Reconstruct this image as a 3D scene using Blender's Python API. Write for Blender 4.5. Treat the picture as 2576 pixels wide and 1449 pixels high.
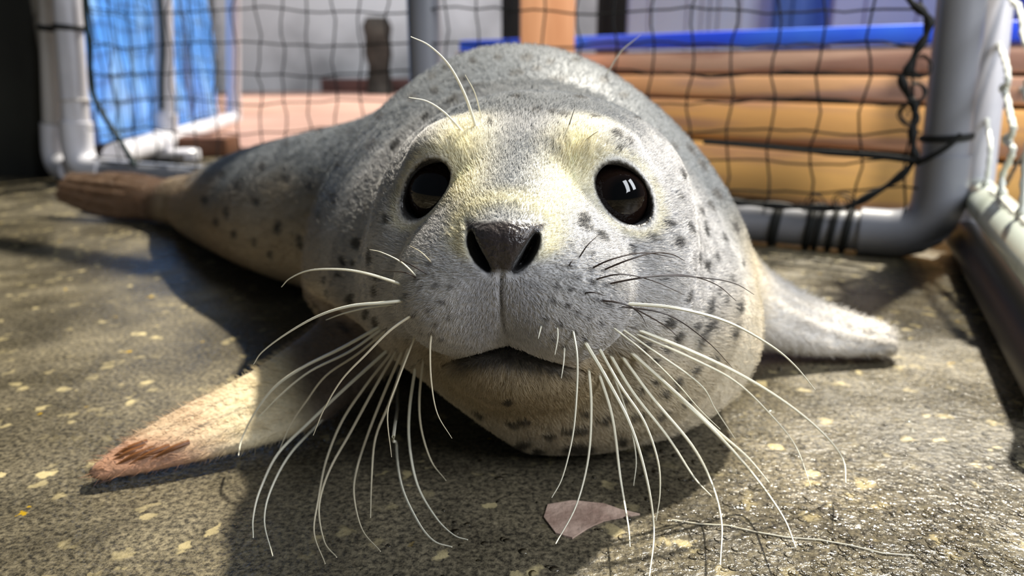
import bpy, bmesh, math, random
import numpy as np

scene = bpy.context.scene
for o in list(bpy.data.objects): bpy.data.objects.remove(o)
COL = scene.collection

# ---------------------------------------------------------------- camera, world, lights, exposure
cam_data = bpy.data.cameras.new('camera'); cam = bpy.data.objects.new('camera', cam_data); COL.objects.link(cam)
cam_data.sensor_width = 36; cam_data.lens = 26; cam_data.clip_start = .01; cam_data.clip_end = 60
cam.location = (0, 0, .215); cam.rotation_euler = (math.radians(90-16.3), 0, 0)
cam_data.dof.use_dof = True; cam_data.dof.focus_distance = .325; cam_data.dof.aperture_fstop = 6.8
scene.camera = cam

world = bpy.data.worlds.new('world'); scene.world = world; world.use_nodes = True
wb = world.node_tree.nodes['Background']; wb.inputs[0].default_value = (.62, .80, 1.0, 1); wb.inputs[1].default_value = .06

def add_light(name, kind, loc, target, energy, color, **kw):
    d = bpy.data.lights.new(name, kind); o = bpy.data.objects.new(name, d); COL.objects.link(o)
    d.energy = energy; d.color = color; o.location = loc
    from mathutils import Vector
    o.rotation_euler = (Vector(target)-Vector(loc)).to_track_quat('-Z', 'Y').to_euler()
    for k, v in kw.items(): setattr(d, k, v)
    return o
add_light('sun', 'SUN', (.42, .50, .95), (0, 0, 0), 8.5, (1.0, .93, .79), angle=math.radians(2.0))
add_light('window_light', 'AREA', (1.30, -.75, 1.35), (.1, .5, .1), 25, (.90, .94, 1.0), shape='RECTANGLE', size=.45, size_y=1.2)
add_light('side_window_light', 'AREA', (1.75, -.15, 1.30), (.1, .5, .1), 20, (.90, .94, 1.0), shape='RECTANGLE', size=.40, size_y=1.0)
add_light('lumber_fill', 'SPOT', (.55, .15, 1.9), (.50, 1.55, .12), 140, (1.0, .90, .76), spot_size=math.radians(34), spot_blend=.5, shadow_soft_size=.06)  # unseen spot added to brighten the lumber fronts
add_light('wall_fill', 'AREA', (-.9, 5.2, 2.9), (-.9, 8.3, .4), 105, (.95, .97, 1.0), shape='RECTANGLE', size=1.2, size_y=.6)  # unseen area light added to brighten the far wall and paving

vs = scene.view_settings
vs.view_transform = 'Standard'; vs.look = 'None'; vs.exposure = 0.2; vs.gamma = 1.0; vs.use_curve_mapping = False
#<<SDF
import numpy as np, math
F_PX, CX, CY = 2576*26/36.0, 1288.0, 724.5
CAM_H, PITCH = 0.215, math.radians(16.3)
cp_, sp_ = math.cos(PITCH), math.sin(PITCH)
CAM = np.array([0.0, 0.0, CAM_H])

def ray(px, py):
    px = np.asarray(px, float); py = np.asarray(py, float)
    dx = (px-CX)/F_PX; dy = (CY-py)/F_PX
    return np.stack([dx, cp_+dy*sp_, dy*cp_-sp_], -1)

def at(px, py, Y):
    d = ray(px, py); return CAM + d*(Y/d[..., 1:2] if d.ndim > 1 else Y/d[1])

def on_floor(px, py, z=0.0):
    d = ray(px, py); return CAM + d*((z-CAM_H)/d[2])

HO = np.array([.012, .41, .146]); YAW = math.radians(-8.5)
HF = np.array([math.sin(YAW), -math.cos(YAW), 0]); HS = np.array([math.cos(YAW), math.sin(YAW), 0]); HU = np.array([0, 0, 1.0])
HB = np.stack([HS, HU, HF], 1)
def H(s, u, f): return HO + HS*s + HU*u + HF*f

def unit(v): v = np.asarray(v, float); return v/np.linalg.norm(v)
def ell(q, c, r):
    q = q-np.asarray(c); r = np.asarray(r)
    k0 = np.sqrt(((q/r)**2).sum(1)); k1 = np.sqrt(((q/(r*r))**2).sum(1))+1e-9
    return k0*(k0-1)/k1
def smin(a, b, k):
    h = np.clip(.5+.5*(b-a)/k, 0, 1); return b+(a-b)*h-k*h*(1-h)
def smax(a, b, k): return -smin(-a, -b, k)

def sstep_(a, b, x):
    t = np.clip((x-a)/(b-a), 0, 1); return t*t*(3-2*t)

def catmull(nodes, n):
    P = np.asarray(nodes, float); P = np.vstack([2*P[0]-P[1], P, 2*P[-1]-P[-2]]); out = []
    m = len(P)-3
    for i in range(m):
        p0, p1, p2, p3 = P[i:i+4]
        for t in np.linspace(0, 1, n, endpoint=False):
            out.append(.5*((2*p1)+(-p0+p2)*t+(2*p0-5*p1+4*p2-p3)*t*t+(-p0+3*p1-3*p2+p3)*t**3))
    out.append(P[-2]); return np.array(out)

# trunk: x, y, centre z, half width, half height
SPINE = catmull([
 (.026, .450, .080, .100, .082), (.014, .503, .094, .152, .104), (.006, .570, .108, .166, .124),
 (-.030, .650, .102, .146, .112), (-.112, .725, .086, .124, .090), (-.215, .80, .074, .102, .076),
 (-.305, .885, .062, .080, .064), (-.385, .970, .048, .060, .050), (-.445, 1.04, .037, .043, .038), (-.495, 1.075, .033, .032, .031)], 5)
def box_mask(p, nodes, pad=.05):
    lo = nodes[:, :3].min(0)-pad; hi = nodes[:, :3].max(0)+pad
    return ((p > lo) & (p < hi)).all(1)
def sweep(p, nodes):
    best = np.full(len(p), .06)
    for a, b in zip(nodes[:-1], nodes[1:]):
        lo = np.minimum(a, b)[:2]-max(a[3], b[3])*1.05-.035; hi = np.maximum(a, b)[:2]+max(a[3], b[3])*1.05+.035
        mk = np.where((p[:, 0] > lo[0]) & (p[:, 0] < hi[0]) & (p[:, 1] > lo[1]) & (p[:, 1] < hi[1]))[0]
        if not len(mk): continue
        pm = p[mk]
        d = b[:2]-a[:2]; L2 = (d*d).sum()
        t = np.clip(((pm[:, :2]-a[:2])@d)/L2, 0, 1)[:, None]
        c = a+(b-a)*t
        v = pm-c[:, :3]
        rh, rz = c[:, 3], c[:, 4]
        vz = v[:, 2]/rz
        rw = rh*(1-.24*np.clip(vz+.25, -.3, 1.1))
        k = np.sqrt((v[:, 0]**2+v[:, 1]**2)/rw**2+vz**2)
        best[mk] = smin(best[mk], (k-1)*np.minimum(rh, rz), .006)
    return best
def paddle(p, nodes, w, t):
    # nodes along a near straight axis: x, y, z, half width, half thickness; w, t unit vectors
    out = np.full(len(p), .05); mk = box_mask(p, nodes)
    if not mk.any(): return out
    p = p[mk]; p0 = nodes[0, :3]; D = unit(nodes[-1, :3]-p0)
    pos = (nodes[:, :3]-p0)@D
    l = (p-p0)@D; li = np.clip(l, 0, pos[-1])
    c = np.stack([np.interp(li, pos, nodes[:, i]) for i in range(5)], 1)
    v = p-c[:, :3]; e = v@D; v = v-e[:, None]*D
    rid = 1+.10*sstep_(pos[-1]*.35, pos[-1]*.7, l)*np.cos((v@w)*2*math.pi/(c[:, 3]*.45+1e-6))       # the digits show as ridges
    k = np.sqrt(((v@w)/c[:, 3])**2+((v@t)/(c[:, 4]*rid))**2+(e/c[:, 4])**2)
    out[mk] = (k-1)*np.minimum(c[:, 3], c[:, 4])
    return out

# front flippers
LF_T = unit((-.22, -.60, .77)); LF_D = unit((-.105, -.062, -.008)); LF_W = unit(np.cross(LF_T, LF_D)); LF_T = unit(np.cross(LF_D, LF_W))
LF = catmull([(-.085, .470, .055, .030, .024), (-.118, .436, .034, .029, .016), (-.146, .409, .022, .027, .0115), (-.180, .384, .0155, .021, .009), (-.206, .365, .0105, .014, .0065), (-.222, .354, .007, .007, .005)], 4)
RF_D = unit((.14, -.02, -.03)); RF_T = unit((.15, -.45, .88)); RF_W = unit(np.cross(RF_T, RF_D)); RF_T = unit(np.cross(RF_D, RF_W))
RF = catmull([(.120, .56, .080, .060, .045), (.170, .553, .050, .044, .030), (.210, .548, .031, .034, .020), (.254, .544, .019, .026, .0125), (.290, .542, .0125, .019, .010)], 4)
# hind flippers
TF_T = unit((.35, -.8, .45)); TF_D = unit((-.17, .06, .012)); TF_W = unit(np.cross(TF_T, TF_D)); TF_T = unit(np.cross(TF_D, TF_W))
TF1 = catmull([(-.455, 1.05, .032, .034, .026), (-.53, 1.085, .030, .031, .018), (-.61, 1.115, .034, .036, .013), (-.69, 1.14, .044, .024, .008)], 4)
TF2 = catmull([(-.455, 1.06, .036, .034, .026), (-.53, 1.11, .032, .030, .018), (-.60, 1.15, .033, .034, .013), (-.66, 1.185, .040, .024, .008)], 4)

# eyes: local centre, outward normal, major axis tilt, almond half sizes
EYE_R, EYE_A, EYE_B = .0198, .0168, .0118
EYES = []
for sgn, s, u, f in ((-1, -.0395, .0100, .0425), (1, .0430, .0100, .0415)):
    n = unit((sgn*(.28 if sgn < 0 else .36), .20, .90)); up = unit((-sgn*.92, .74, -.05))
    maj = unit(up-n*(up@n)); mi = np.cross(n, maj)
    EYES.append((np.array([s, u, f]), n, maj, mi))

def head(q, detail=True):
    s, u, f = q.T; sa = np.sqrt(s*s+1e-8); m = np.stack([sa, u, f], 1)
    d = ell(q, (0, .002, -.012), (.084, .056, .075))
    d = smin(d, ell(m, (.044, -.034, .022), (.043, .048, .052)), .03)
    d = smin(d, ell(q, (0, -.004, .048), (.040, .036, .056)), .022)
    d = smin(d, ell(q, (0, -.018, .080), (.036, .028, .032)), .02)
    d = smin(d, ell(q, (0, -.067, .046), (.042, .026, .048)), .010)
    d = smin(d, ell(m, (.0240, -.0290, .081), (.031, .0305, .031)), .012)
    d = smin(d, ell(q, (0, -.0010, .1030), (.0165, .0105, .0105)), .006)
    d = smin(d, ell(m, (.034, .030, .040), (.020, .014, .022)), .016)
    return d

def eye_ops(d, q):
    for c, n, maj, mi in EYES:
        v = q-c; a = v@maj; b = v@mi; h = v@n
        r = np.sqrt((v*v).sum(1))
        d = smin(d, r-(EYE_R+.0007), .010)
        hole = np.sqrt((a/EYE_A)**2+(b/EYE_B)**2)-1
        hole = np.where(h > 0, hole*EYE_B, 9.)
        d = smax(d, -hole, .0012)
    return d
def nostril(q):
    a = np.stack([np.abs(q[:, 0]), q[:, 1], q[:, 2]], 1)       # slits slanting outward and up
    ax = unit((.50, .84, -.28)); c = np.array([.0112, -.0035, .1110])
    v = a-c; l = v@ax; side = unit(np.cross(ax, (0, 0, 1.))); w = v@side+.0012*(l/.01)**2; rest = v-l[:, None]*ax-(v@side)[:, None]*side
    return np.sqrt((l/.0100)**2+(w/.0028)**2+((rest*rest).sum(1))/.014**2)
def mouth_nose_ops(d, q):
    s, u, f = q.T; sa = np.abs(s)
    uc = -.0545-.0125*np.clip(sa/.030, 0, 2.2)**2          # mouth crease: an arch under the pads
    cre = np.sqrt(((u-uc)/.0016)**2+((f-.096+sa*.50)/.016)**2)
    cre = np.where(sa < .038, (cre-1)*.0016, 9.)
    d = smax(d, -cre, .003)
    d = smax(d, -(nostril(q)-1)*.0027, .0015)
    ph = np.sqrt((s/.0006)**2+((u+.034)/.018)**2+((f-.110)/.008)**2); d = smax(d, -(ph-1)*.0006, .002)
    return d

def sdf(p):
    p = np.asarray(p, float)
    q = (p-HO)@HB
    body = sweep(p, SPINE)
    body = smin(body, ell(p, (.036, .432, .058), (.108, .072, .066)), .03)     # chest and throat on the floor
    body = smax(body, -ell(p, (-.150, .400, -.012), (.150, .120, .092)), .02)    # hollow under the raised shoulder
    near = (np.abs(q[:, 0]) < .16) & (np.abs(q[:, 1]) < .16) & (np.abs(q[:, 2]) < .2)
    out = body.copy()
    if near.any():
        qn = q[near]
        hd = head(qn)
        b = smin(body[near], hd, .004+.016*sstep_(.030, -.010, qn[:, 1]))
        b = eye_ops(b, qn); b = mouth_nose_ops(b, qn)
        out[near] = b
    out = smin(out, paddle(p, LF, LF_W, LF_T), .014)
    out = smin(out, paddle(p, RF, RF_W, RF_T), .022)
    t = np.minimum(paddle(p, TF1, TF_W, TF_T), paddle(p, TF2, TF_W, TF_T))
    out = smin(out, t, .012)
    return smax(out, .0005-p[:, 2], .012)

def grad(p, e=4e-4):
    g = np.empty_like(p)
    for i in range(3):
        o = np.zeros(3); o[i] = e
        g[:, i] = (sdf(p+o)-sdf(p-o))/(2*e)
    return g

def hit(px, py, t0=.2, tmax=1.6, it=120):
    d = ray(np.atleast_1d(px), np.atleast_1d(py)); d = d/np.linalg.norm(d, axis=1)[:, None]
    t = np.full(len(d), t0); 
    act = np.ones(len(d), bool)
    for i in range(it):
        idx = np.where(act)[0]
        if not len(idx): break
        v = sdf(CAM+d[idx]*t[idx, None])
        t[idx] += np.maximum(v*.75, 0.00005)
        act[idx] = (v > 1e-4) & (t[idx] < tmax)
    return CAM+d*t[:, None], t < tmax
#SDF>>
# ---------------------------------------------------------------- helpers
from mathutils import Vector, Matrix
rnd = random.Random(7)
def srgb(r, g, b):
    f = lambda c: (c/255/12.92) if c <= 10 else ((c/255+.055)/1.055)**2.4
    return (f(r), f(g), f(b), 1)
MATS = {}
def material(name, color, rough=.5, spec=.5, noise=None, bump=None, stretch=(1, 1, 1), coat=0, metallic=0):
    """noise: (scale, second colour, contrast lo, hi); bump: (scale, strength)"""
    if name in MATS: return MATS[name]
    m = bpy.data.materials.new(name); m.use_nodes = True; nt = m.node_tree; N = nt.nodes; L = nt.links
    b = N['Principled BSDF']; b.inputs['Base Color'].default_value = color; b.inputs['Roughness'].default_value = rough
    b.inputs['Specular IOR Level'].default_value = spec; b.inputs['Coat Weight'].default_value = coat; b.inputs['Metallic'].default_value = metallic
    tc = N.new('ShaderNodeTexCoord'); mp = N.new('ShaderNodeMapping'); mp.inputs['Scale'].default_value = stretch
    L.new(tc.outputs['Object'], mp.inputs['Vector'])
    if noise:
        t = N.new('ShaderNodeTexNoise'); t.inputs['Scale'].default_value = noise[0]; t.inputs['Detail'].default_value = 5
        L.new(mp.outputs['Vector'], t.inputs['Vector'])
        r = N.new('ShaderNodeValToRGB'); r.color_ramp.elements[0].position = noise[2]; r.color_ramp.elements[1].position = noise[3]
        r.color_ramp.elements[0].color = color; r.color_ramp.elements[1].color = noise[1]
        L.new(t.outputs['Fac'], r.inputs['Fac']); L.new(r.outputs['Color'], b.inputs['Base Color'])
    if bump:
        t2 = N.new('ShaderNodeTexNoise'); t2.inputs['Scale'].default_value = bump[0]; t2.inputs['Detail'].default_value = 4
        L.new(mp.outputs['Vector'], t2.inputs['Vector'])
        bp = N.new('ShaderNodeBump'); bp.inputs['Strength'].default_value = bump[1]; bp.inputs['Distance'].default_value = .002
        L.new(t2.outputs['Fac'], bp.inputs['Height']); L.new(bp.outputs['Normal'], b.inputs['Normal'])
    MATS[name] = m; return m

class MB:
    """collects vertices and faces of one mesh object"""
    def __init__(s): s.v = []; s.f = []
    def add(s, vs, fs):
        o = len(s.v); s.v += [tuple(map(float, v)) for v in vs]; s.f += [tuple(i+o for i in f) for f in fs]; return s
    def tube(s, pts, rad, n=10, cap=True):
        P = [Vector(p) for p in pts]; R = rad if hasattr(rad, '__len__') else [rad]*len(P)
        vs = []; fs = []; up = None
        for i, p in enumerate(P):
            t = (P[min(i+1, len(P)-1)]-P[max(i-1, 0)]).normalized()
            if up is None:
                up = Vector((0, 0, 1)) if abs(t.z) < .9 else Vector((0, 1, 0))
            x = t.cross(up).normalized(); up = x.cross(t).normalized()
            for k in range(n):
                a = 2*math.pi*k/n; vs.append(p+(x*math.cos(a)+up*math.sin(a))*R[i])
        for i in range(len(P)-1):
            for k in range(n):
                a = i*n+k; b = i*n+(k+1) % n; fs.append((a, b, b+n, a+n))
        if cap: fs += [tuple(range(n-1, -1, -1)), tuple(range((len(P)-1)*n, len(P)*n))]
        return s.add(vs, fs)
    def box(s, c, h, R=None, bev=0):
        """bevelled box: centre c, half sizes h, R = 3 axis vectors"""
        bm = bmesh.new(); bmesh.ops.create_cube(bm, size=1)
        for v in bm.verts: v.co = Vector((v.co.x*2*h[0], v.co.y*2*h[1], v.co.z*2*h[2]))
        if bev: bmesh.ops.bevel(bm, geom=bm.edges[:], offset=bev, segments=2, profile=.5, affect='EDGES')
        bm.verts.index_update()
        X, Y, Z = (R if R is not None else ((1, 0, 0), (0, 1, 0), (0, 0, 1)))
        X, Y, Z = Vector(X), Vector(Y), Vector(Z)
        vs = [Vector(c)+X*v.co.x+Y*v.co.y+Z*v.co.z for v in bm.verts]; fs = [tuple(v.index for v in f.verts) for f in bm.faces]
        bm.free(); return s.add(vs, fs)
    def lathe(s, c, prof, n=24, axis=(0, 0, 1)):
        ax = Vector(axis).normalized(); x = ax.orthogonal().normalized(); y = ax.cross(x); vs = []; fs = []
        for r, h in prof:
            for k in range(n):
                a = 2*math.pi*k/n; vs.append(Vector(c)+ax*h+(x*math.cos(a)+y*math.sin(a))*r)
        for i in range(len(prof)-1):
            for k in range(n):
                a = i*n+k; b = i*n+(k+1) % n; fs.append((a, b, b+n, a+n))
        fs += [tuple(range(n-1, -1, -1)), tuple(range((len(prof)-1)*n, len(prof)*n))]
        return s.add(vs, fs)
    def build(s, name, mat, parent=None, smooth=True, origin=None):
        me = bpy.data.meshes.new(name); o = bpy.data.objects.new(name, me); COL.objects.link(o)
        if parent is not None: o.parent = parent; off = Vector(parent.location)
        elif origin is not None: o.location = origin; off = Vector(origin)
        else: off = Vector((0, 0, 0))
        me.from_pydata([tuple(Vector(v)-off) for v in s.v], [], s.f); me.materials.append(mat); me.update()
        if smooth:
            me.polygons.foreach_set('use_smooth', [True]*len(me.polygons))
            try: me.set_sharp_from_angle(angle=math.radians(42))
            except Exception: pass
        return o
def empty(name, loc):
    o = bpy.data.objects.new(name, None); COL.objects.link(o); o.location = tuple(map(float, loc)); o.empty_display_size = .05; return o
def tag(o, label=None, cat=None, group=None, kind=None):
    if label: o['label'] = label
    if cat: o['category'] = cat
    if group: o['group'] = group
    if kind: o['kind'] = kind
    return o
def spline(pts, n=5):
    return [Vector(p) for p in catmull([tuple(map(float, p)) for p in pts], n)]
# ---------------------------------------------------------------- floor
def floor_material():
    m = bpy.data.materials.new('wet concrete'); m.use_nodes = True; nt = m.node_tree; N = nt.nodes; L = nt.links
    b = N['Principled BSDF']; tc = N.new('ShaderNodeTexCoord')
    def noise(scale, det=6, rough=.6, dist=0):
        t = N.new('ShaderNodeTexNoise'); t.inputs['Scale'].default_value = scale; t.inputs['Detail'].default_value = det
        t.inputs['Roughness'].default_value = rough; t.inputs['Distortion'].default_value = dist
        L.new(tc.outputs['Object'], t.inputs['Vector']); return t.outputs['Fac']
    def ramp(fac, stops):
        r = N.new('ShaderNodeValToRGB'); e = r.color_ramp.elements
        while len(e) < len(stops): e.new(.5)
        for i, (p, c) in enumerate(stops): e[i].position = p; e[i].color = c
        L.new(fac, r.inputs['Fac']); return r.outputs['Color']
    def mix(fac, a, bb, blend='MIX'):
        x = N.new('ShaderNodeMix'); x.data_type = 'RGBA'; x.blend_type = blend
        if isinstance(fac, float): x.inputs[0].default_value = fac
        else: L.new(fac, x.inputs[0])
        for sock, v in ((x.inputs[6], a), (x.inputs[7], bb)):
            if isinstance(v, tuple): sock.default_value = v
            else: L.new(v, sock)
        return x.outputs[2]
    g = lambda v: (v, v, v, 1)
    base = ramp(noise(9, 8, .65, .3), [(.30, srgb(100, 97, 90)), (.50, srgb(138, 133, 121)), (.68, srgb(170, 163, 146))])
    fine = ramp(noise(330, 5, .75), [(.40, srgb(62, 60, 56)), (.62, srgb(196, 190, 172))])
    c = mix(.90, base, fine, 'OVERLAY')
    # pale aggregate showing through, with ragged outlines
    dn_ = N.new('ShaderNodeTexNoise'); dn_.inputs['Scale'].default_value = 120; dn_.inputs['Detail'].default_value = 3; L.new(tc.outputs['Object'], dn_.inputs['Vector'])
    sc_ = N.new('ShaderNodeVectorMath'); sc_.operation = 'SCALE'; sc_.inputs['Scale'].default_value = .016; L.new(dn_.outputs['Color'], sc_.inputs[0])
    ad_ = N.new('ShaderNodeVectorMath'); ad_.operation = 'ADD'; L.new(tc.outputs['Object'], ad_.inputs[0]); L.new(sc_.outputs[0], ad_.inputs[1])
    v = N.new('ShaderNodeTexVoronoi'); v.inputs['Scale'].default_value = 96; v.inputs['Randomness'].default_value = 1; L.new(ad_.outputs[0], v.inputs['Vector'])
    gate = ramp(v.outputs['Color'], [(.72, g(0)), (.77, g(1))]); near = ramp(v.outputs['Distance'], [(.30, g(1)), (.50, g(0))])
    pale = mix(1.0, gate, near, 'MULTIPLY'); patch = ramp(noise(14, 3), [(.36, g(0)), (.55, g(1))])
    c = mix(mix(1.0, pale, patch, 'MULTIPLY'), c, srgb(205, 190, 145))
    v2 = N.new('ShaderNodeTexVoronoi'); v2.inputs['Scale'].default_value = 80; L.new(ad_.outputs[0], v2.inputs['Vector'])
    gate2 = ramp(v2.outputs['Color'], [(.88, g(0)), (.90, g(1))]); near2 = ramp(v2.outputs['Distance'], [(.16, g(1)), (.24, g(0))])
    c = mix(mix(1.0, gate2, near2, 'MULTIPLY'), c, srgb(205, 168, 40))
    damp = ramp(noise(5.5, 5, .6, .4), [(.42, g(1)), (.60, g(0))])
    c = mix(damp, c, mix(1.0, c, g(.55), 'MULTIPLY'))
    c = mix(1.0, c, (.82, .81, .80, 1), 'MULTIPLY')
    L.new(c, b.inputs['Base Color'])
    r = mix(damp, ramp(noise(40, 5), [(.35, g(.30)), (.65, g(.55))]), ramp(noise(60, 5), [(.35, g(.10)), (.65, g(.26))])); L.new(r, b.inputs['Roughness'])
    b.inputs['Specular IOR Level'].default_value = .5
    h = mix(.5, noise(240, 3, .6), noise(75, 4, .6)); 
    bp = N.new('ShaderNodeBump'); bp.inputs['Strength'].default_value = .55; bp.inputs['Distance'].default_value = .003
    L.new(h, bp.inputs['Height']); L.new(bp.outputs['Normal'], b.inputs['Normal'])
    return m
fl = MB().box((0, 4.0, -.05), (7, 6.5, .05)).build('floor', floor_material(), smooth=False); tag(fl, 'wet grey concrete floor with pale grit and yellow flecks', kind='structure')

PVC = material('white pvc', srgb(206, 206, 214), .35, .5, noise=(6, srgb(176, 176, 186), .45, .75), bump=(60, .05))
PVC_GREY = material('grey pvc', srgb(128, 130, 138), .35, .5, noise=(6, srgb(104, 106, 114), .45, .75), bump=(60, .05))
PVC_DULL = material('weathered pvc', srgb(186, 182, 180), .5, .4, noise=(7, srgb(140, 132, 130), .5, .8))
RAIL = material('wet pale pipe', srgb(205, 214, 205), .22, .5, noise=(12, srgb(150, 158, 140), .5, .72), bump=(90, .1))
CORD = material('black cord', srgb(22, 24, 24), .7, .3)
GREEN_CORD = material('dark green cord', srgb(24, 44, 46), .7, .3)
TWINE = material('white twine', srgb(228, 230, 220), .45, .5, bump=(300, .3))
BLACK_RUBBER = material('black rubber', srgb(40, 40, 42), .45, .4)

def lerp(a, b, t): return Vector(a)+(Vector(b)-Vector(a))*t
def pipe_arc(corner, da, db, r, n=7):
    """points of a rounded corner from corner+da*r to corner+db*r"""
    c = Vector(corner); A = c+Vector(da)*r; B = c+Vector(db)*r
    return [A*(1-t)**2+c*2*t*(1-t)+B*t*t for t in [i/(n-1) for i in range(n)]]

# ---------------------------------------------------------------- back panel of the pen
PR = .0245
base_r = Vector(on_floor(2343, 652)); base_r.z = PR+.003
base_l = Vector(on_floor(205, 462)); base_l.z = PR+.003
base_m = Vector((0, 0, 0)); dl = (base_l-base_r)
base_m = base_r+dl*.462; base_m.z = PR+.003
top_r = Vector(at(2424, -40, base_r.y+.005)); top_l = Vector(at(166, -40, base_l.y)); 
up_r = (top_r-base_r).normalized(); up_l = (top_l-base_l).normalized()
top_r = base_r+up_r*.62; top_l = base_l+up_l*.62
along = (base_l-base_r).normalized()
pen = empty('pipe_fence', (base_r.x, base_r.y, 0))
tag(pen, 'pvc pipe pen panel strung with thin black netting behind the seal', 'fence')
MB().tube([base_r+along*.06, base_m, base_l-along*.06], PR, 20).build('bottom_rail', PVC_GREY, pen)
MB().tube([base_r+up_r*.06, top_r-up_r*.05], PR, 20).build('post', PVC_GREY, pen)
MB().tube([base_l+up_l*.06, top_l-up_l*.05], PR, 20).build('post', PVC, pen)
up_m = (up_r+up_l).normalized(); top_m = (top_r+top_l)/2
mid_top = base_m+Vector((.0, 0, 1))*(.62)
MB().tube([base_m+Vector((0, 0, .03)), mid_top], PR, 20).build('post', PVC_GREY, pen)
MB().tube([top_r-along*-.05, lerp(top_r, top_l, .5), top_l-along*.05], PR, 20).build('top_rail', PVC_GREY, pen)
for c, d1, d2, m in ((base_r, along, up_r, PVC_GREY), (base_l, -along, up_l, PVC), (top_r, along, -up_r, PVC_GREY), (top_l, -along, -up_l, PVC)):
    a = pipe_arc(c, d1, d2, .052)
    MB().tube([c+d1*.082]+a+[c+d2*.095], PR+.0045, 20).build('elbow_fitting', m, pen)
MB().tube([base_m-along*.045, base_m+along*.045], PR+.0045, 18).tube([base_m, base_m+Vector((0, 0, .055))], PR+.0045, 18).build('tee_fitting', PVC_GREY, pen)

# net of the back panel: strands laid in the panel's plane
pn = Vector((along.y, -along.x, 0)).normalized()
if pn.y > 0: pn = -pn
def on_panel(px, py, off=0.0):
    d = Vector(ray(px, py)); o = Vector(CAM)-(base_r+pn*off); t = -o.dot(pn)/d.dot(pn); return Vector(CAM)+d*t
net = empty('net', (base_m.x, base_m.y, 0)); tag(net, 'black thin cord square netting tied across the pvc pen panel', 'net')
rowsY = [-235, -145, -58, 27, 112, 185, 256, 330, 404, 478]
rr = random.Random(3)
for j, y in enumerate(rowsY):
    pts = []
    for i, x in enumerate(np.linspace(222, 2318, 44)):
        yy = y+rr.uniform(-5, 5)+(6*math.sin(x*.012+j))
        p = on_panel(x, yy, .012+rr.uniform(-.004, .004))
        if y > 320: p = p+Vector((0, 0, .0))
        p.z = max(p.z, .05); pts.append(p)
    MB().tube(pts, .0013, 5).build('strand', CORD, net)
# vertical strands
vx_top = []; x = 238.0
wX = lambda px: (on_panel(px, 220)-base_r).dot(along)
S0, S1 = wX(2318), wX(232)
ns = int((S1-S0)/.0505)
for i in range(ns+1):
    s = S0+(S1-S0)*i/ns
    pts = []
    ph = rr.uniform(0, 6)
    for k, z in enumerate(np.linspace(.045, .56, 26)):
        lean = up_r*(1-i/ns)+up_l*(i/ns)
        q = base_r+along*s+lean*(z-base_r.z)+pn*(.012+rr.uniform(-.003, .003))
        q += along*(.0035*math.sin(k*1.35+ph)+rr.uniform(-.0015, .0015)); q.z = z; pts.append(q)
    MB().tube(pts, .0013, 5).build('strand', CORD, net)
# border rope near the right post, frayed
rope_px = [(2262, -60), (2288, 0), (2322, 30), (2338, 52), (2330, 88), (2304, 132), (2282, 178), (2268, 196), (2284, 240), (2302, 272), (2296, 330), (2298, 372), (2300, 402), (2262, 446), (2200, 486), (2128, 520), (2040, 522), (1960, 518), (1880, 512), (1820, 505)]
rp = [on_panel(x, y, .022) for x, y in rope_px]
rope = MB().tube(spline(rp, 5), [.0042+.0012*math.sin(i*.9) for i in range((len(rp)-1)*5+1)], 7).build('edge_rope', CORD)
tag(rope, 'thick frayed black rope edging the netting beside the grey corner post', 'rope')
for (cx, cy, n) in ((2320, 165, 2), (2305, 232, 4), (2290, 290, 4), (2120, 512, 4), (2050, 515, 3)):
    for k in range(n):
        a0 = rr.uniform(0, 6); r0 = rr.uniform(12, 34); pts = []
        for t in range(8):
            a = a0+t*.75; pts.append(on_panel(cx+math.cos(a)*r0*(.55+.08*t)+rr.uniform(-3, 3), min(cy+math.sin(a)*r0*(.9), 530), .024+.002*t))
        f = MB().tube(spline(pts, 3), .0009, 4).build('frayed_fibre', CORD, None); f.parent = rope
# lashings
def band(c, ax, r, w, mat, parent, name='lashing'):
    ax = Vector(ax).normalized()
    return MB().lathe(Vector(c)-ax*w/2, [(r*.98, 0), (r+.0022, w*.15), (r+.0028, w*.5), (r+.0022, w*.85), (r*.98, w)], 20, ax).build(name, mat, parent)
zt = (Vector(at(2375, 346, base_r.y))-base_r).length
band(base_r+up_r*zt, (up_r+along*.05), PR+.001, .008, CORD, pen)
diag = [on_panel(2418, 338, .034), on_panel(2385, 368, .037), on_panel(2345, 392, .035), on_panel(2305, 412, .026)]
MB().tube(spline(diag, 4), .003, 6).build('lashing', CORD, pen)
MB().tube(spline([on_panel(2300, 404, .024), on_panel(2200, 392, .020), on_panel(2080, 384, .018), on_panel(1900, 368, .014), on_panel(1770, 357, .012)], 5), [.0040]*11+[.0030]*10, 6).build('edge_cord', CORD, net)
for px, w in ((1950, .012), (2036, .010), (2058, .008), (2092, .008), (2128, .009)):
    c = on_panel(px, 585, 0); s = (c-base_r).dot(along); band(base_r+along*s, along+Vector((0, 0, .12)), PR+.001, w, CORD, pen)
zl = (Vector(at(180, 70, base_l.y))-base_l).length
band(base_l+up_l*zl, up_l, PR+.001, .010, CORD, pen)
band(base_l+up_l*((Vector(at(190, 252, base_l.y))-base_l).length), up_l+along*.1, PR+.001, .005, PVC_DULL, pen)
lrope = [(212, -40), (216, 40), (226, 120), (228, 200), (240, 250), (272, 308), (306, 360), (340, 418)]
lr = MB().tube(spline([on_panel(x, y, .02) for x, y in lrope], 5), .0050, 7).build('edge_rope', GREEN_CORD)
tag(lr, 'dark green rope edging the netting beside the white left post', 'rope')

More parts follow.
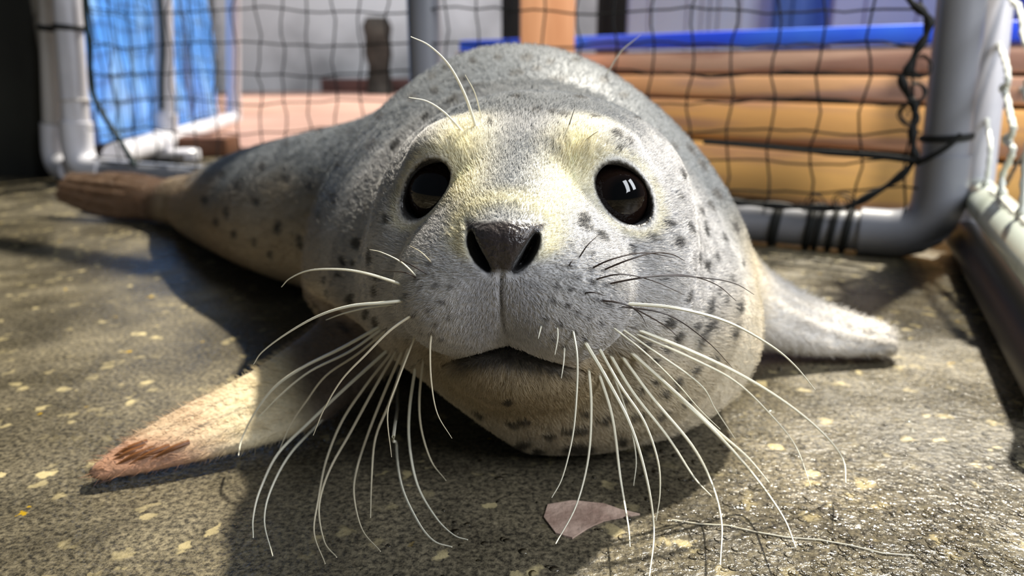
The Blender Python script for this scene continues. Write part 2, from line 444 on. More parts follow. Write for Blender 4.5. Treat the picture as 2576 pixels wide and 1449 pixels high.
# ---------------------------------------------------------------- side panel running away behind, with blue sheet
near = base_l+Vector((.045, .06, .02)); far = Vector(on_floor(590, 314)); far.z = PR
sp = empty('pipe_fence', (near.x, near.y, 0)); tag(sp, 'white pvc pipe panel running back along the blue sheet', 'fence')
sd = (far-near).normalized(); sup = (Vector((0, 0, 1))+Vector((.10, 0, 0))).normalized()
MB().tube([near, lerp(near, far, .5), far], PR+.002, 18).build('bottom_rail', PVC, sp)
tm = None
best = min(np.linspace(0, 1, 400), key=lambda t: abs((lambda p: CX+F_PX*p.x/(p.y*cp_+(CAM_H-p.z)*sp_))(lerp(near, far, t))-418))
midp = lerp(near, far, best)
MB().tube([midp, midp+sup*.75], PR, 18).build('post', PVC, sp)
MB().tube([far, far+sup*.95], PR+.002, 18).build('post', PVC, sp)
MB().tube([midp-sd*.12, midp+sd*.06], PR+.007, 18).tube([midp, midp+sup*.07], PR+.005, 18).build('tee_fitting', PVC, sp)
MB().tube([far-sd*.12, far], PR+.006, 18).tube([far, far+sup*.09], PR+.006, 18).build('elbow_fitting', PVC, sp)
snet = empty('net', (near.x, near.y, 0)); tag(snet, 'dark green fine netting hung in front of the blue sheet', 'net')
L_ = (far-near).length
sn = Vector((sd.y, -sd.x, 0)).normalized()
if sn.x < 0: sn = -sn
for j in range(11):
    pts = [near+sd*(L_*i/24)+Vector((0, 0, .04+j*.062+rr.uniform(-.006, .006)))-sn*.02 for i in range(25)]
    MB().tube(pts, .0016, 5).build('strand', GREEN_CORD, snet)
for i in range(1, 30):
    b0 = near+sd*(L_*i/30); pts = [b0+Vector((rr.uniform(-.006, .006), rr.uniform(-.008, .008), .03+k*.07))-sn*.02 for k in range(10)]
    MB().tube(pts, .0014, 5).build('strand', GREEN_CORD, snet)
# bunched net along the mid post
MB().tube(spline([midp+sup*(.08+k*.08)-sd*.03+Vector((rr.uniform(-.008, .008), 0, 0)) for k in range(9)], 3), .006, 6).build('gathered_cord', GREEN_CORD, snet)
# blue sheet, a hanging crumpled tarpaulin
BLUE = material('blue tarpaulin', srgb(72, 150, 246), .38, .5, noise=(5, srgb(150, 200, 252), .48, .75), bump=(18, .8))
def sheet(name, p0, p1, z0, z1, mat, nu=60, nv=24, amp=.012, thick=.004, seed=1):
    r = random.Random(seed); p0 = Vector(p0); p1 = Vector(p1); d = (p1-p0); n = Vector((d.y, -d.x, 0)).normalized()
    phs = [(r.uniform(.5, 3), r.uniform(0, 6), r.uniform(.3, 1)) for _ in range(9)]
    vs = []; fs = []
    for side in (0, 1):
        for j in range(nv+1):
            for i in range(nu+1):
                u = i/nu; v = j/nv
                w = sum(a*math.sin(f*9*u+f*3*v*(1+a)+ph) for f, ph, a in phs)*amp*.4
                vs.append(p0+d*u+Vector((0, 0, z0+(z1-z0)*v))+n*(w+side*thick))
    W = nu+1; off = W*(nv+1)
    for j in range(nv):
        for i in range(nu):
            a = j*W+i; fs.append((a, a+1, a+W+1, a+W)); fs.append((off+a, off+a+W, off+a+W+1, off+a+1))
    for i in range(nu): fs.append((i, off+i, off+i+1, i+1)); a = nv*W+i; fs.append((a, a+1, off+a+1, off+a))
    for j in range(nv): a = j*W; fs.append((a, a+W, off+a+W, off+a)); a = j*W+nu; fs.append((a, off+a, off+a+W, a+W))
    return MB().add(vs, fs).build(name, mat)
tp = sheet('tarpaulin', near-sn*.13+sd*.14, far-sn*.13+sd*.45, .002, .95, BLUE)
tag(tp, 'crumpled bright blue tarpaulin hanging behind the white side panel', 'tarpaulin')

# second post standing left of the back panel
p2 = Vector(on_floor(146, 452)); p2.z = PR
t2 = Vector(at(128, -40, p2.y)); u2 = (t2-p2).normalized()
po = empty('pipe_post', (p2.x, p2.y, 0)); tag(po, 'dull grey pvc post with black straps beside the white corner post', 'post')
MB().tube([p2+u2*.05, p2+u2*.66], PR-.002, 18).build('pipe', PVC_DULL, po)
arc = pipe_arc(p2, u2, Vector((.8, -.6, 0)).normalized(), .05)
MB().tube([p2+u2*.09]+arc+[p2+Vector((.8, -.6, 0)).normalized()*.075], PR+.002, 18).build('elbow_fitting', PVC, po)
for yy in (72, 316): band(p2+u2*(Vector(at(130, yy, p2.y))-p2).length, u2, PR-.001, .011, CORD, po, 'strap')

# dark board closing the pen on the left
DARK = material('dark board', srgb(26, 27, 25), .7, .3, noise=(4, srgb(40, 41, 36), .4, .7))
dbx = Vector(on_floor(150, 448)); ddir = Vector((-1, .10, 0)).normalized(); dn = Vector((-ddir.y, ddir.x, 0))
db = MB().box(dbx+ddir*.75+Vector((0, .02, .5)), (.75, .015, .5), (ddir, dn, Vector((0, 0, 1))), .003).build('dark_board', DARK, origin=(dbx.x-.7, dbx.y, 0))
tag(db, 'tall black board standing on the floor left of the pvc posts', 'board')

# ---------------------------------------------------------------- right side panel: rail, post, white twine net, dark pipe
q0 = Vector((.566, .895, .073)); q1 = Vector((.412, .557, .073)); qd = (q1-q0).normalized()
sr = empty('pipe_fence', (q0.x, q0.y, 0)); tag(sr, 'pale wet pipe panel with a raised bottom rail right of the seal', 'fence')
MB().tube([q0-qd*.02, lerp(q0, q1, .5), q1+qd*.14], .0200, 20).build('bottom_rail', RAIL, sr)
s2b = Vector(at(2452, 520, .90)); s2t = Vector(at(2508, -20, .93)); s2u = (s2t-s2b).normalized()
s2b = s2b-s2u*(s2b.z/s2u.z)
MB().tube([s2b, s2t+s2u*.2], .0185, 18).build('post', PVC, sr)
e1 = q1+qd*.14
MB().tube([Vector((e1.x, e1.y, 0)), Vector((e1.x, e1.y, .11))], .0225, 18).build('foot', RAIL, sr)
dp = MB().tube([Vector((q0.x-.012, q0.y-.01, .0205)), lerp(q0, q1, .5)*1+Vector((-.006, 0, .0205-.073)), Vector((e1.x-.006, e1.y, .0205))], .0205, 16).build('dark_pipe', BLACK_RUBBER)
tag(dp, 'black pipe lying on the wet floor under the pale raised rail', 'pipe')
wn = empty('net', (q0.x, q0.y, 0)); tag(wn, 'chunky white knotted twine netting above the pale side rail', 'net')
qn = Vector((-qd.y, qd.x, 0)); 
if qn.x > 0: qn = -qn
def on_side(px, py, off=0.0):
    d = Vector(ray(px, py)); o = Vector(CAM)-(q0+qn*off); t = -o.dot(qn)/d.dot(qn); return Vector(CAM)+d*t
def twine(pts, r=.0032, name='strand', mat=None, off=.004):
    P = spline([on_side(x, y, off) for x, y in pts], 6)
    P = [p for p in P if p.z > .02]
    return MB().tube(P, [r*(1+.18*math.sin(i*1.7)) for i in range(len(P))], 8).build(name, mat or TWINE, wn)
twine([(2496, -60), (2502, 10), (2506, 70), (2511, 108), (2524, 140), (2533, 172), (2535, 208), (2526, 224), (2534, 252), (2541, 290), (2549, 322), (2540, 346), (2531, 352), (2547, 372), (2540, 402), (2522, 440), (2519, 480)])
twine([(2512, 40), (2496, 110), (2486, 180), (2482, 220), (2480, 272), (2486, 330), (2491, 360), (2488, 410), (2482, 452), (2478, 470)], .0026)
twine([(2530, -60), (2545, 0), (2560, 14), (2570, 50), (2574, 90), (2590, 130), (2600, 170), (2584, 210), (2582, 240), (2600, 280), (2596, 330), (2584, 380), (2578, 430), (2574, 500), (2570, 540)])
twine([(2440, 458), (2470, 474), (2500, 488), (2530, 512), (2556, 540), (2580, 560), (2620, 610), (2680, 690)], .0036, 'foot_cord')
GREY_TW = material('shaded grey twine', srgb(150, 152, 150), .6, .3)  # darker copy of the white twine, shade put into its colour
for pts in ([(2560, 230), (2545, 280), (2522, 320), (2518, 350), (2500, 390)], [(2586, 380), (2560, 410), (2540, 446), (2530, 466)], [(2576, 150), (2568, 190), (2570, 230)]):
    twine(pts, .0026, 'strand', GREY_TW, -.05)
for px, py in ((2526, 222), (2534, 350), (2481, 462), (2520, 486), (2505, 106), (2570, 536)):
    c = on_side(px, py, .004); MB().lathe(c-Vector((0, 0, .006)), [(.001, 0), (.0045, .003), (.0052, .006), (.0045, .009), (.001, .012)], 10).build('knot', TWINE, wn)
bx = MB().box((1.16, 1.18, .105), (.16, .15, .105), (Vector((.8, -.6, 0)), Vector((.6, .8, 0)), Vector((0, 0, 1))), .012)
bx = bx.build('black_crate', material('black plastic', srgb(18, 20, 20), .5, .4), origin=(1.16, 1.18, 0)); tag(bx, 'black plastic crate on the floor behind the white twine netting', 'crate')

# ---------------------------------------------------------------- lumber stack with a blue beam
ud = Vector((-.68, .733, 0)).normalized(); un = Vector((ud.y, -ud.x, 0)).normalized()      # along the stack; un points away from the viewer's side
if un.y < 0: un = -un
A0 = Vector((.61, 1.075, 0))
WOODS = [material('honey lumber', srgb(236, 182, 116), .55, .3, noise=(2.2, srgb(196, 150, 122), .46, .58), stretch=(1, 1, 14), bump=(40, .3)),
         material('pale lumber', srgb(232, 182, 136), .55, .3, noise=(2.6, srgb(190, 152, 136), .46, .58), stretch=(1, 1, 12), bump=(40, .3)),
         material('rose lumber', srgb(208, 172, 152), .6, .3, noise=(2.4, srgb(170, 132, 118), .46, .58), stretch=(1, 1, 10), bump=(40, .3)),
         material('amber lumber', srgb(242, 192, 118), .55, .3, noise=(2.0, srgb(208, 160, 118), .46, .58), stretch=(1, 1, 14), bump=(40, .3))]
lab = ['lowest and thickest amber timber of the stacked lumber', 'honey timber second from the floor in the stacked lumber', 'thinner honey timber under the top one in the stacked lumber', 'rose brown top timber under the blue beam']
for i, (z0, z1, mi, fr) in enumerate(((0, .0935, 3, 0), (.0985, .166, 0, .004), (.171, .2085, 1, .010), (.2135, .251, 2, .016))):
    c = A0+ud*.33+un*(.14+fr)+Vector((0, 0, (z0+z1)/2))
    o = MB().box(c, (.70, .14, (z1-z0)/2), (ud, un, Vector((0, 0, 1))), .011 if i < 2 else .007).build('timber', WOODS[mi], origin=(c.x, c.y, z0))
    tag(o, lab[i], 'timber', 'stacked lumber behind the netting')
    if i < 3:
        MB().box((c.x, c.y, z1+.0025), (.69, .128, .0025), (ud, un, Vector((0, 0, 1)))).build('gap_shade_strip', MATS['dark board'], o)  # dark strip standing in for the shade between two timbers
BLUE_BEAM = material('blue beam', srgb(44, 84, 250), .4, .5, noise=(3, srgb(70, 130, 255), .45, .7))
b0 = A0+ud*-.38+un*.012+Vector((0, 0, .2645)); b1 = A0+ud*1.10+un*.012+Vector((0, 0, .274))
bd = (b1-b0).normalized(); c = (b0+b1)/2
o = MB().box(c+un*.02, ((b1-b0).length/2, .02, .0135), (bd, un, bd.cross(un)), .004).build('blue_beam', BLUE_BEAM, origin=(c.x, c.y, c.z-.0135)); tag(o, 'bright blue beam resting along the top of the stacked lumber', 'beam')
# a rear trestle carries the far end of the beam
tz = b1.z-.014
o = MB().box(Vector((b1.x, b1.y, tz/2))+un*.03-bd*.015, (.03, .03, tz/2), (ud, un, Vector((0, 0, 1))), .003).build('trestle_block', MATS['rose lumber'], origin=(b1.x, b1.y, 0)); tag(o, 'upright wooden block under the far end of the blue beam', 'block')
# peach post
pp = Vector(at(1374, 160, 1.55)); 
o = MB().box((pp.x, pp.y, .55), (.053, .04, .55), None, .006).build('timber_post', material('peach timber', srgb(238, 178, 134), .55, .3, noise=(3, srgb(214, 150, 106), .4, .7), stretch=(9, 9, 1)), origin=(pp.x, pp.y, 0)); tag(o, 'peach coloured square timber post standing in front of the blue beam', 'post')
# panels behind
def upright(name, x0, x1, Y, mat, label, cat='panel', h=.85, th=.02, ribs=()):
    a = Vector(at(x0, 120, Y)); b = Vector(at(x1, 120, Y)); c = (a+b)/2; hw = (b.x-a.x)/2
    e = empty(name, (c.x, Y, 0)); tag(e, label, cat)
    MB().box((c.x, Y, h/2), (hw, th, h/2), None, .004).build('board', mat, e)
    MB().box((c.x, Y-th-.004, h-.02), (hw, .006, .02), None, .003).build('top_edge', mat, e)
    for rx in ribs:
        p = Vector(at(rx, 120, Y-th)); MB().box((p.x, Y-th-.004, h/2), (.008, .006, h/2), None, .002).build('rib', mat, e)
    return e
upright('plastic_sheet', 1576, 1948, 2.35, material('pale blue plastic', srgb(164, 176, 204), .45, .4, noise=(2, srgb(184, 190, 206), .4, .7)), 'pale blue grey ribbed plastic panel above the blue beam', ribs=(1634, 1728, 1765, 1785, 1806, 1860))
upright('plastic_sheet', 1938, 2086, 2.25, material('deep blue plastic', srgb(48, 88, 170), .45, .4), 'deep blue plastic panel beside the pale blue ribbed panel', ribs=(1990,))
upright('plastic_sheet', 2080, 2480, 2.15, material('lilac plastic', srgb(146, 156, 212), .45, .4, noise=(2, srgb(160, 170, 220), .4, .7)), 'lilac blue plastic panel beside the grey corner post', ribs=(2170, 2300))
upright('plastic_sheet', 2478, 2700, 2.1, material('royal blue plastic', srgb(44, 66, 190), .45, .4), 'royal blue plastic panel behind the white twine netting')
upright('shade_sheet', 1500, 1580, 2.5, DARK, 'narrow black sheet as the shaded gap next to the pale blue ribbed panel', ribs=(1530,))  # black sheet added to darken the gap, no real panel
upright('shade_sheet', 1262, 1312, 2.3, DARK, 'narrow black sheet as the shadow next to the peach timber post')  # black sheet put where only a shadow lies

# ---------------------------------------------------------------- ground and wall beyond the pen
PINK = material('pink paving', srgb(176, 140, 126), .6, .3, noise=(3, srgb(150, 116, 104), .35, .65), bump=(30, .4))
pv = MB().box((-.6, 5.15, .006), (3.4, 3.05, .006)).build('floor_paving', PINK, smooth=False); tag(pv, kind='structure')
WALLM = material('grey render', srgb(196, 200, 204), .7, .3, noise=(1.6, srgb(140, 143, 146), .42, .68), bump=(6, .6))
w = MB().box((0, 8.3, 1.4), (6.5, .1, 1.4)).build('wall_back', WALLM, smooth=False); tag(w, kind='structure')

kb = MB().box((-1.2, 7.9, .075), (.75, .08, .075), None, .01).build('kerb_stone', material('dark red kerb', srgb(96, 66, 60), .7, .3, noise=(4, srgb(70, 50, 48), .4, .7)), origin=(-1.2, 7.9, 0)); tag(kb, 'dark red kerb stone at the foot of the far grey wall', 'kerb')
st = Vector(at(955, 200, 7.2)); sm = MB().lathe((st.x, st.y, .012), [(.13, 0), (.12, .1), (.10, .25), (.13, .36), (.12, .5), (.14, .6), (.10, .68)], 14).build('tree_stump', material('dark bark', srgb(48, 46, 42), .8, .2, noise=(6, srgb(84, 80, 74), .4, .7)), origin=(st.x, st.y, 0)); tag(sm, 'dark upright stump standing in front of the far grey wall', 'stump')
# things lying behind the left rail
bp_ = Vector(at(520, 398, 2.02)); o = MB().box((bp_.x, 2.02, .024), (.075, .05, .024), None, .004).build('timber_block', material('brown timber', srgb(96, 62, 42), .6, .3, noise=(3, srgb(88, 58, 40), .4, .7), stretch=(1, 8, 8)), origin=(bp_.x, 2.02, 0)); tag(o, 'brown timber block on the floor behind the white side rail', 'block')
ld = Vector(on_floor(462, 402)); o = MB().lathe((ld.x, ld.y, 0), [(.038, 0), (.042, .004), (.042, .022), (.038, .026), (.012, .027)], 24).build('bucket_cap', PVC, origin=(ld.x, ld.y, 0)); tag(o, 'round white plastic cap on the floor near the brown timber block', 'cap')
rb = Vector(on_floor(405, 415)); o = MB().box((rb.x, rb.y, .012), (.045, .035, .012), None, .005).build('rubber_pad', BLACK_RUBBER, origin=(rb.x, rb.y, 0)); tag(o, 'black rubber pad on the floor next to the white cap', 'pad')
# marks on the floor
def blotch(pix, h, name, mat):
    top = [on_floor(x, y, h) for x, y in pix]; n = len(top); vs = [tuple(p) for p in top]+[(p[0], p[1], -.001) for p in top]
    return MB().add(vs, [tuple(range(n))[::-1]]+[(i, (i+1) % n, (i+1) % n+n, i+n) for i in range(n)]).build(name, mat, smooth=False)
fk = blotch([(1368, 1300), (1378, 1268), (1440, 1258), (1520, 1266), (1560, 1280), (1610, 1292), (1560, 1300), (1520, 1308), (1480, 1326), (1440, 1352), (1398, 1340)], .0009, 'floor_blotch', material('pink flake', srgb(196, 170, 154), .55, .3, noise=(60, srgb(156, 130, 116), .4, .65), bump=(300, .5)))  # thin raised pinkish patch with an irregular outline
tag(fk, 'pinkish flake on the dark shaded floor below the whiskers', 'blotch')
th = MB().tube([Vector(on_floor(x, y, .0006)) for x, y in ((1690, 1308), (1760, 1318), (1830, 1322), (1900, 1338), (1980, 1352), (2060, 1358), (2140, 1372), (2220, 1392), (2300, 1398))], .00035, 6).build('thread', material('pale thread', srgb(206, 198, 176), .6, .3)); tag(th, 'long pale thread lying across the wet floor under the whiskers', 'thread')
# water beads standing on the floor, thickest where it glistens
rw = random.Random(5); mb = MB(); ring = 9
beads = 0
while beads < 2000:
    px = rw.uniform(900, 2650); py = rw.uniform(640, 1500)
    p = on_floor(px, py)
    w = (.04+.96*max(0, min(1, (px-1500)/800)))*(.25+.75*max(0, min(1, (py-700)/500)))
    if rw.random() > w or p[0] > .37: continue
    r0 = rw.choice((.0009, .0012, .0015, .0018, .0024)); h0 = r0*rw.uniform(.26, .42); a0 = rw.uniform(0, 6); vs = []; el = rw.uniform(.8, 1.3)
    for rad, hh in ((1, -.0002), (.92, h0*.24), (.75, h0*.52), (.5, h0*.80), (.25, h0*.95)):
        for k in range(ring): t = a0+2*math.pi*k/ring; vs.append((p[0]+math.cos(t)*rad*r0*el, p[1]+math.sin(t)*rad*r0/el, hh))
    vs.append((p[0], p[1], h0)); fs = [(i*ring+k, i*ring+(k+1) % ring, (i+1)*ring+(k+1) % ring, (i+1)*ring+k) for i in range(4) for k in range(ring)]+[(4*ring+k, 4*ring+(k+1) % ring, 5*ring) for k in range(ring)]
    mb.add(vs, fs); beads += 1
WATER = bpy.data.materials.new('water bead'); WATER.use_nodes = True; wn_ = WATER.node_tree.nodes; wl = WATER.node_tree.links
wn_.remove(wn_['Principled BSDF']); tr = wn_.new('ShaderNodeBsdfTransparent'); gl = wn_.new('ShaderNodeBsdfGlossy'); gl.inputs['Roughness'].default_value = .04
fr = wn_.new('ShaderNodeFresnel'); fr.inputs['IOR'].default_value = 1.4; mx = wn_.new('ShaderNodeMixShader')
wl.new(fr.outputs[0], mx.inputs[0]); wl.new(tr.outputs[0], mx.inputs[1]); wl.new(gl.outputs[0], mx.inputs[2]); wl.new(mx.outputs[0], wn_['Material Output'].inputs['Surface'])
wo = mb.build('water_beads', WATER); tag(wo, 'tiny glistening water beads scattered over the wet concrete', 'water', kind='stuff')
# ---------------------------------------------------------------- the seal: one continuous skin from a distance field
def grid_lines(lo, hi, flo, fhi, cs, fs):
    a = list(np.arange(lo, flo, cs)); b = list(np.arange(flo, fhi, fs)); c = list(np.arange(fhi, hi, cs)); return np.array(a+b+c)
def surface_nets():
    gx = grid_lines(-.74, .34, -.078, .102, .0048, .0015)
    gy = grid_lines(.275, 1.24, .285, .400, .0048, .0015)
    gz = grid_lines(-.006, .26, .050, .205, .0048, .0015)
    cs = .011
    cx, cy, cz = [np.arange(g[0]-cs, g[-1]+2*cs, cs) for g in (gx, gy, gz)]
    C = np.stack(np.meshgrid(cx, cy, cz, indexing='ij'), -1).reshape(-1, 3)
    cd = sdf(C).reshape(len(cx), len(cy), len(cz))
    ix = np.rint((gx-cx[0])/cs).astype(int); iy = np.rint((gy-cy[0])/cs).astype(int); iz = np.rint((gz-cz[0])/cs).astype(int)
    D = cd[np.ix_(ix, iy, iz)].astype(np.float32)
    band = np.argwhere(np.abs(D) < .0125)
    for k in range(0, len(band), 400000):
        bb = band[k:k+400000]; D[bb[:, 0], bb[:, 1], bb[:, 2]] = sdf(np.stack([gx[bb[:, 0]], gy[bb[:, 1]], gz[bb[:, 2]]], 1))
    ins = D < 0
    n = [s-1 for s in D.shape]
    cnt = np.zeros(n, np.int8)
    for a in (0, 1):
        for b in (0, 1):
            for c in (0, 1): cnt += ins[a:a+n[0], b:b+n[1], c:c+n[2]]
    cells = np.argwhere((cnt > 0) & (cnt < 8)); vid = np.full(n, -1, np.int64); vid[tuple(cells.T)] = np.arange(len(cells))
    acc = np.zeros((len(cells), 3)); num = np.zeros(len(cells))
    corner = [(a, b, c) for a in (0, 1) for b in (0, 1) for c in (0, 1)]
    def val(off): return D[cells[:, 0]+off[0], cells[:, 1]+off[1], cells[:, 2]+off[2]]
    def pos(off): return np.stack([gx[cells[:, 0]+off[0]], gy[cells[:, 1]+off[1]], gz[cells[:, 2]+off[2]]], 1)
    for o in corner:
        for ax in range(3):
            if o[ax]: continue
            o2 = list(o); o2[ax] = 1
            v0, v1 = val(o), val(o2); cr = (v0 < 0) != (v1 < 0); t = np.where(cr, v0/(v0-v1+1e-12), 0)
            p = pos(o)+(pos(o2)-pos(o))*t[:, None]
            acc[cr] += p[cr]; num[cr] += 1
    V = acc/num[:, None]
    F = []
    for ax in range(3):
        sl0 = [slice(1, -1)]*3; sl1 = [slice(1, -1)]*3; sl0[ax] = slice(0, -1); sl1[ax] = slice(1, None)
        a = ins[tuple(sl0)]; b = ins[tuple(sl1)]; e = np.argwhere(a != b); flip = a[tuple(e.T)]
        e = e+np.array([0 if i == ax else 1 for i in range(3)])
        u, w = [(1, 2), (2, 0), (0, 1)][ax]
        quad = []
        for du, dw in ((-1, -1), (0, -1), (0, 0), (-1, 0)):
            c = e.copy(); c[:, u] += du; c[:, w] += dw; quad.append(vid[tuple(c.T)])
        q = np.stack(quad, 1); q[~flip] = q[~flip][:, ::-1]; F.append(q)
    F = np.vstack(F); F = F[(F >= 0).all(1)]
    for it in range(2):
        d = sdf(V); g = grad(V); gl = (g*g).sum(1); st = np.clip(d/np.maximum(gl, .05), -.004, .004); V = V-g*st[:, None]
    return V, F
V, F = surface_nets()
print('seal verts', len(V), 'faces', len(F))
VN = grad(V); VN /= np.linalg.norm(VN, axis=1)[:, None]+1e-12
VQ = (V-HO)@HB

def sstep(a, b, x): t = np.clip((x-a)/(b-a), 0, 1); return t*t*(3-2*t)
def vnoise(p, seed=0):
    """cheap smooth value noise"""
    r = np.random.RandomState(seed); tab = r.rand(64, 64, 64); i = np.floor(p).astype(int); f = p-i; f = f*f*(3-2*f); out = 0
    for a in (0, 1):
        for b in (0, 1):
            for c in (0, 1):
                w = (f[:, 0] if a else 1-f[:, 0])*(f[:, 1] if b else 1-f[:, 1])*(f[:, 2] if c else 1-f[:, 2])
                out = out+w*tab[(i[:, 0]+a) % 64, (i[:, 1]+b) % 64, (i[:, 2]+c) % 64]
    return out

SPOTS = [  # pixel, half length, half width, tilt (degrees, 0 = along the picture's x axis, positive = down to the right)
 (1634,601,14,10,40),(1699,609,16,11,80),(1471,569,20,8,30),(1468,549,14,8,35),(1512,592,18,7,42),(1485,637,6,4,20),(1587,622,9,5,50),(1585,634,4,3,0),(1676,566,14,9,60),(1734,574,16,5,65),
 (1755,651,13,5,95),(1796,646,12,4,75),(1769,663,11,4,95),(1776,667,11,4,100),(1740,677,4,3,0),(1662,701,12,4,-5),(1725,750,19,5,-62),(1778,772,26,5,-75),(1798,736,11,3,-80),(1816,754,13,4,-80),(1852,775,18,5,-75),
 (1676,810,15,12,-40),(1700,845,15,9,-80),(1667,876,10,8,-40),(1761,842,26,8,-65),(1783,815,17,6,-70),(1746,818,9,6,-60),(1840,830,18,7,-65),(1615,867,10,7,-30),(1695,955,11,8,-30),(1676,979,24,7,-25),(1606,970,13,7,-40),
 (1447,1076,36,8,-5),(1468,1033,13,6,-10),(1453,1126,36,12,0),(1518,1048,19,8,-15),(1561,1107,11,10,0),(1515,1135,20,4,-20),(1297,1120,24,12,15),(1288,1060,15,6,10),(1276,1008,13,7,0),(1204,1036,15,5,28),(1170,1042,30,5,38),(1316,1054,13,6,10),
 (1645,949,14,6,-35),(1545,340,15,8,20),(1578,361,11,6,30),(1491,299,15,4,5),(1417,295,13,5,5),(1557,379,11,4,10),(1715,440,15,6,60),(1740,377,17,7,50),(1768,415,19,7,52),(1806,489,17,8,45),(1785,522,15,6,50),(1853,572,15,7,70),(1698,369,13,5,50),(1706,497,13,4,60),(1760,535,11,4,70),(1770,576,17,4,80),
 (1408,201,15,7,-5),(1632,253,9,6,20),(1570,240,11,6,15),(1254,144,11,6,0),(1189,152,9,7,0),(1325,144,15,7,0),(1299,183,17,6,-5),(1350,172,13,5,0),(1394,202,19,6,0),(1384,155,11,5,0),(1192,224,28,8,-25),(1164,199,13,8,-30),(1086,193,11,7,-30),(1093,227,11,8,-20),(1142,258,13,8,-30),(1037,245,13,8,-30),
 (1347,286,9,5,0),(1384,290,9,4,0),(1229,314,9,6,0),(934,366,17,10,-50),(999,373,13,8,-50),(953,295,11,8,-40),(1074,304,11,8,-30),(904,615,10,13,0),(933,651,7,15,0),(871,660,7,13,0),(895,663,5,6,0),(862,694,8,6,0),(814,705,6,8,0),(822,739,7,8,0),(888,753,8,11,0),(948,732,6,13,0),(950,808,6,13,0),(795,770,10,9,0),(926,788,8,11,0),(867,826,17,7,40),
 (757,612,9,17,-20),(698,577,8,9,0),(648,510,8,9,0),(571,534,6,14,0),(703,570,6,13,0),(517,505,8,10,0),(979,555,7,12,0),(955,700,5,8,0),(1650,330,9,5,40),(1600,300,10,5,30),(1460,250,14,5,5),(1300,250,12,5,-5),(840,500,9,12,0),(800,540,8,10,0),(780,470,10,10,0),(720,450,9,9,0),(660,420,8,9,0),(600,470,8,10,0),(560,440,7,8,0),(850,420,10,9,0),(880,330,10,8,0),(800,330,9,7,0),(720,360,8,7,0),(1120,170,10,7,-30),(1450,150,13,6,5),(1520,200,12,6,15),
 (590,590,6,10,0),(640,610,6,10,0),(680,640,6,9,0),(545,560,6,9,0),(1830,700,9,4,80),(1870,660,8,4,80),(1815,600,10,4,75),(1640,900,8,6,-30),(1560,1000,14,6,-25),(1600,1040,16,6,-30),(1660,1040,15,7,-30),(1380,1090,14,7,0),(1350,1130,16,6,0),(1230,1090,14,6,20),(1740,930,12,6,-50),(1790,900,12,5,-60),(1720,1010,14,6,-35)]
FOLLICLES = [(1432,669),(1447,697),(1480,678),(1484,709),(1513,682),(1518,718),(1397,718),(1432,727),(1467,738),(1498,754),(1528,765),(1556,772),(1576,762),(1388,754),(1421,768),(1448,785),(1478,800),(1510,810),(1542,820),(1565,825),(1586,820),(1370,800),(1405,813),(1440,832),(1468,850),(1500,872),(1530,880),(1556,886),(1575,880),(1390,850),(1418,872),(1455,905),(1480,920),(1505,935),(1135,720),(1100,716),(1060,722),(1025,745),(1000,760),(1115,760),(1080,778),(1045,790),(1010,800),(975,822),(1130,800),(1095,815),(1062,835),(1030,850),(1000,870),(980,885),(1110,850),(1085,838),(1065,900),(1045,920),(1022,930),(1090,880),(1085,665),(1090,695),(1050,702)]

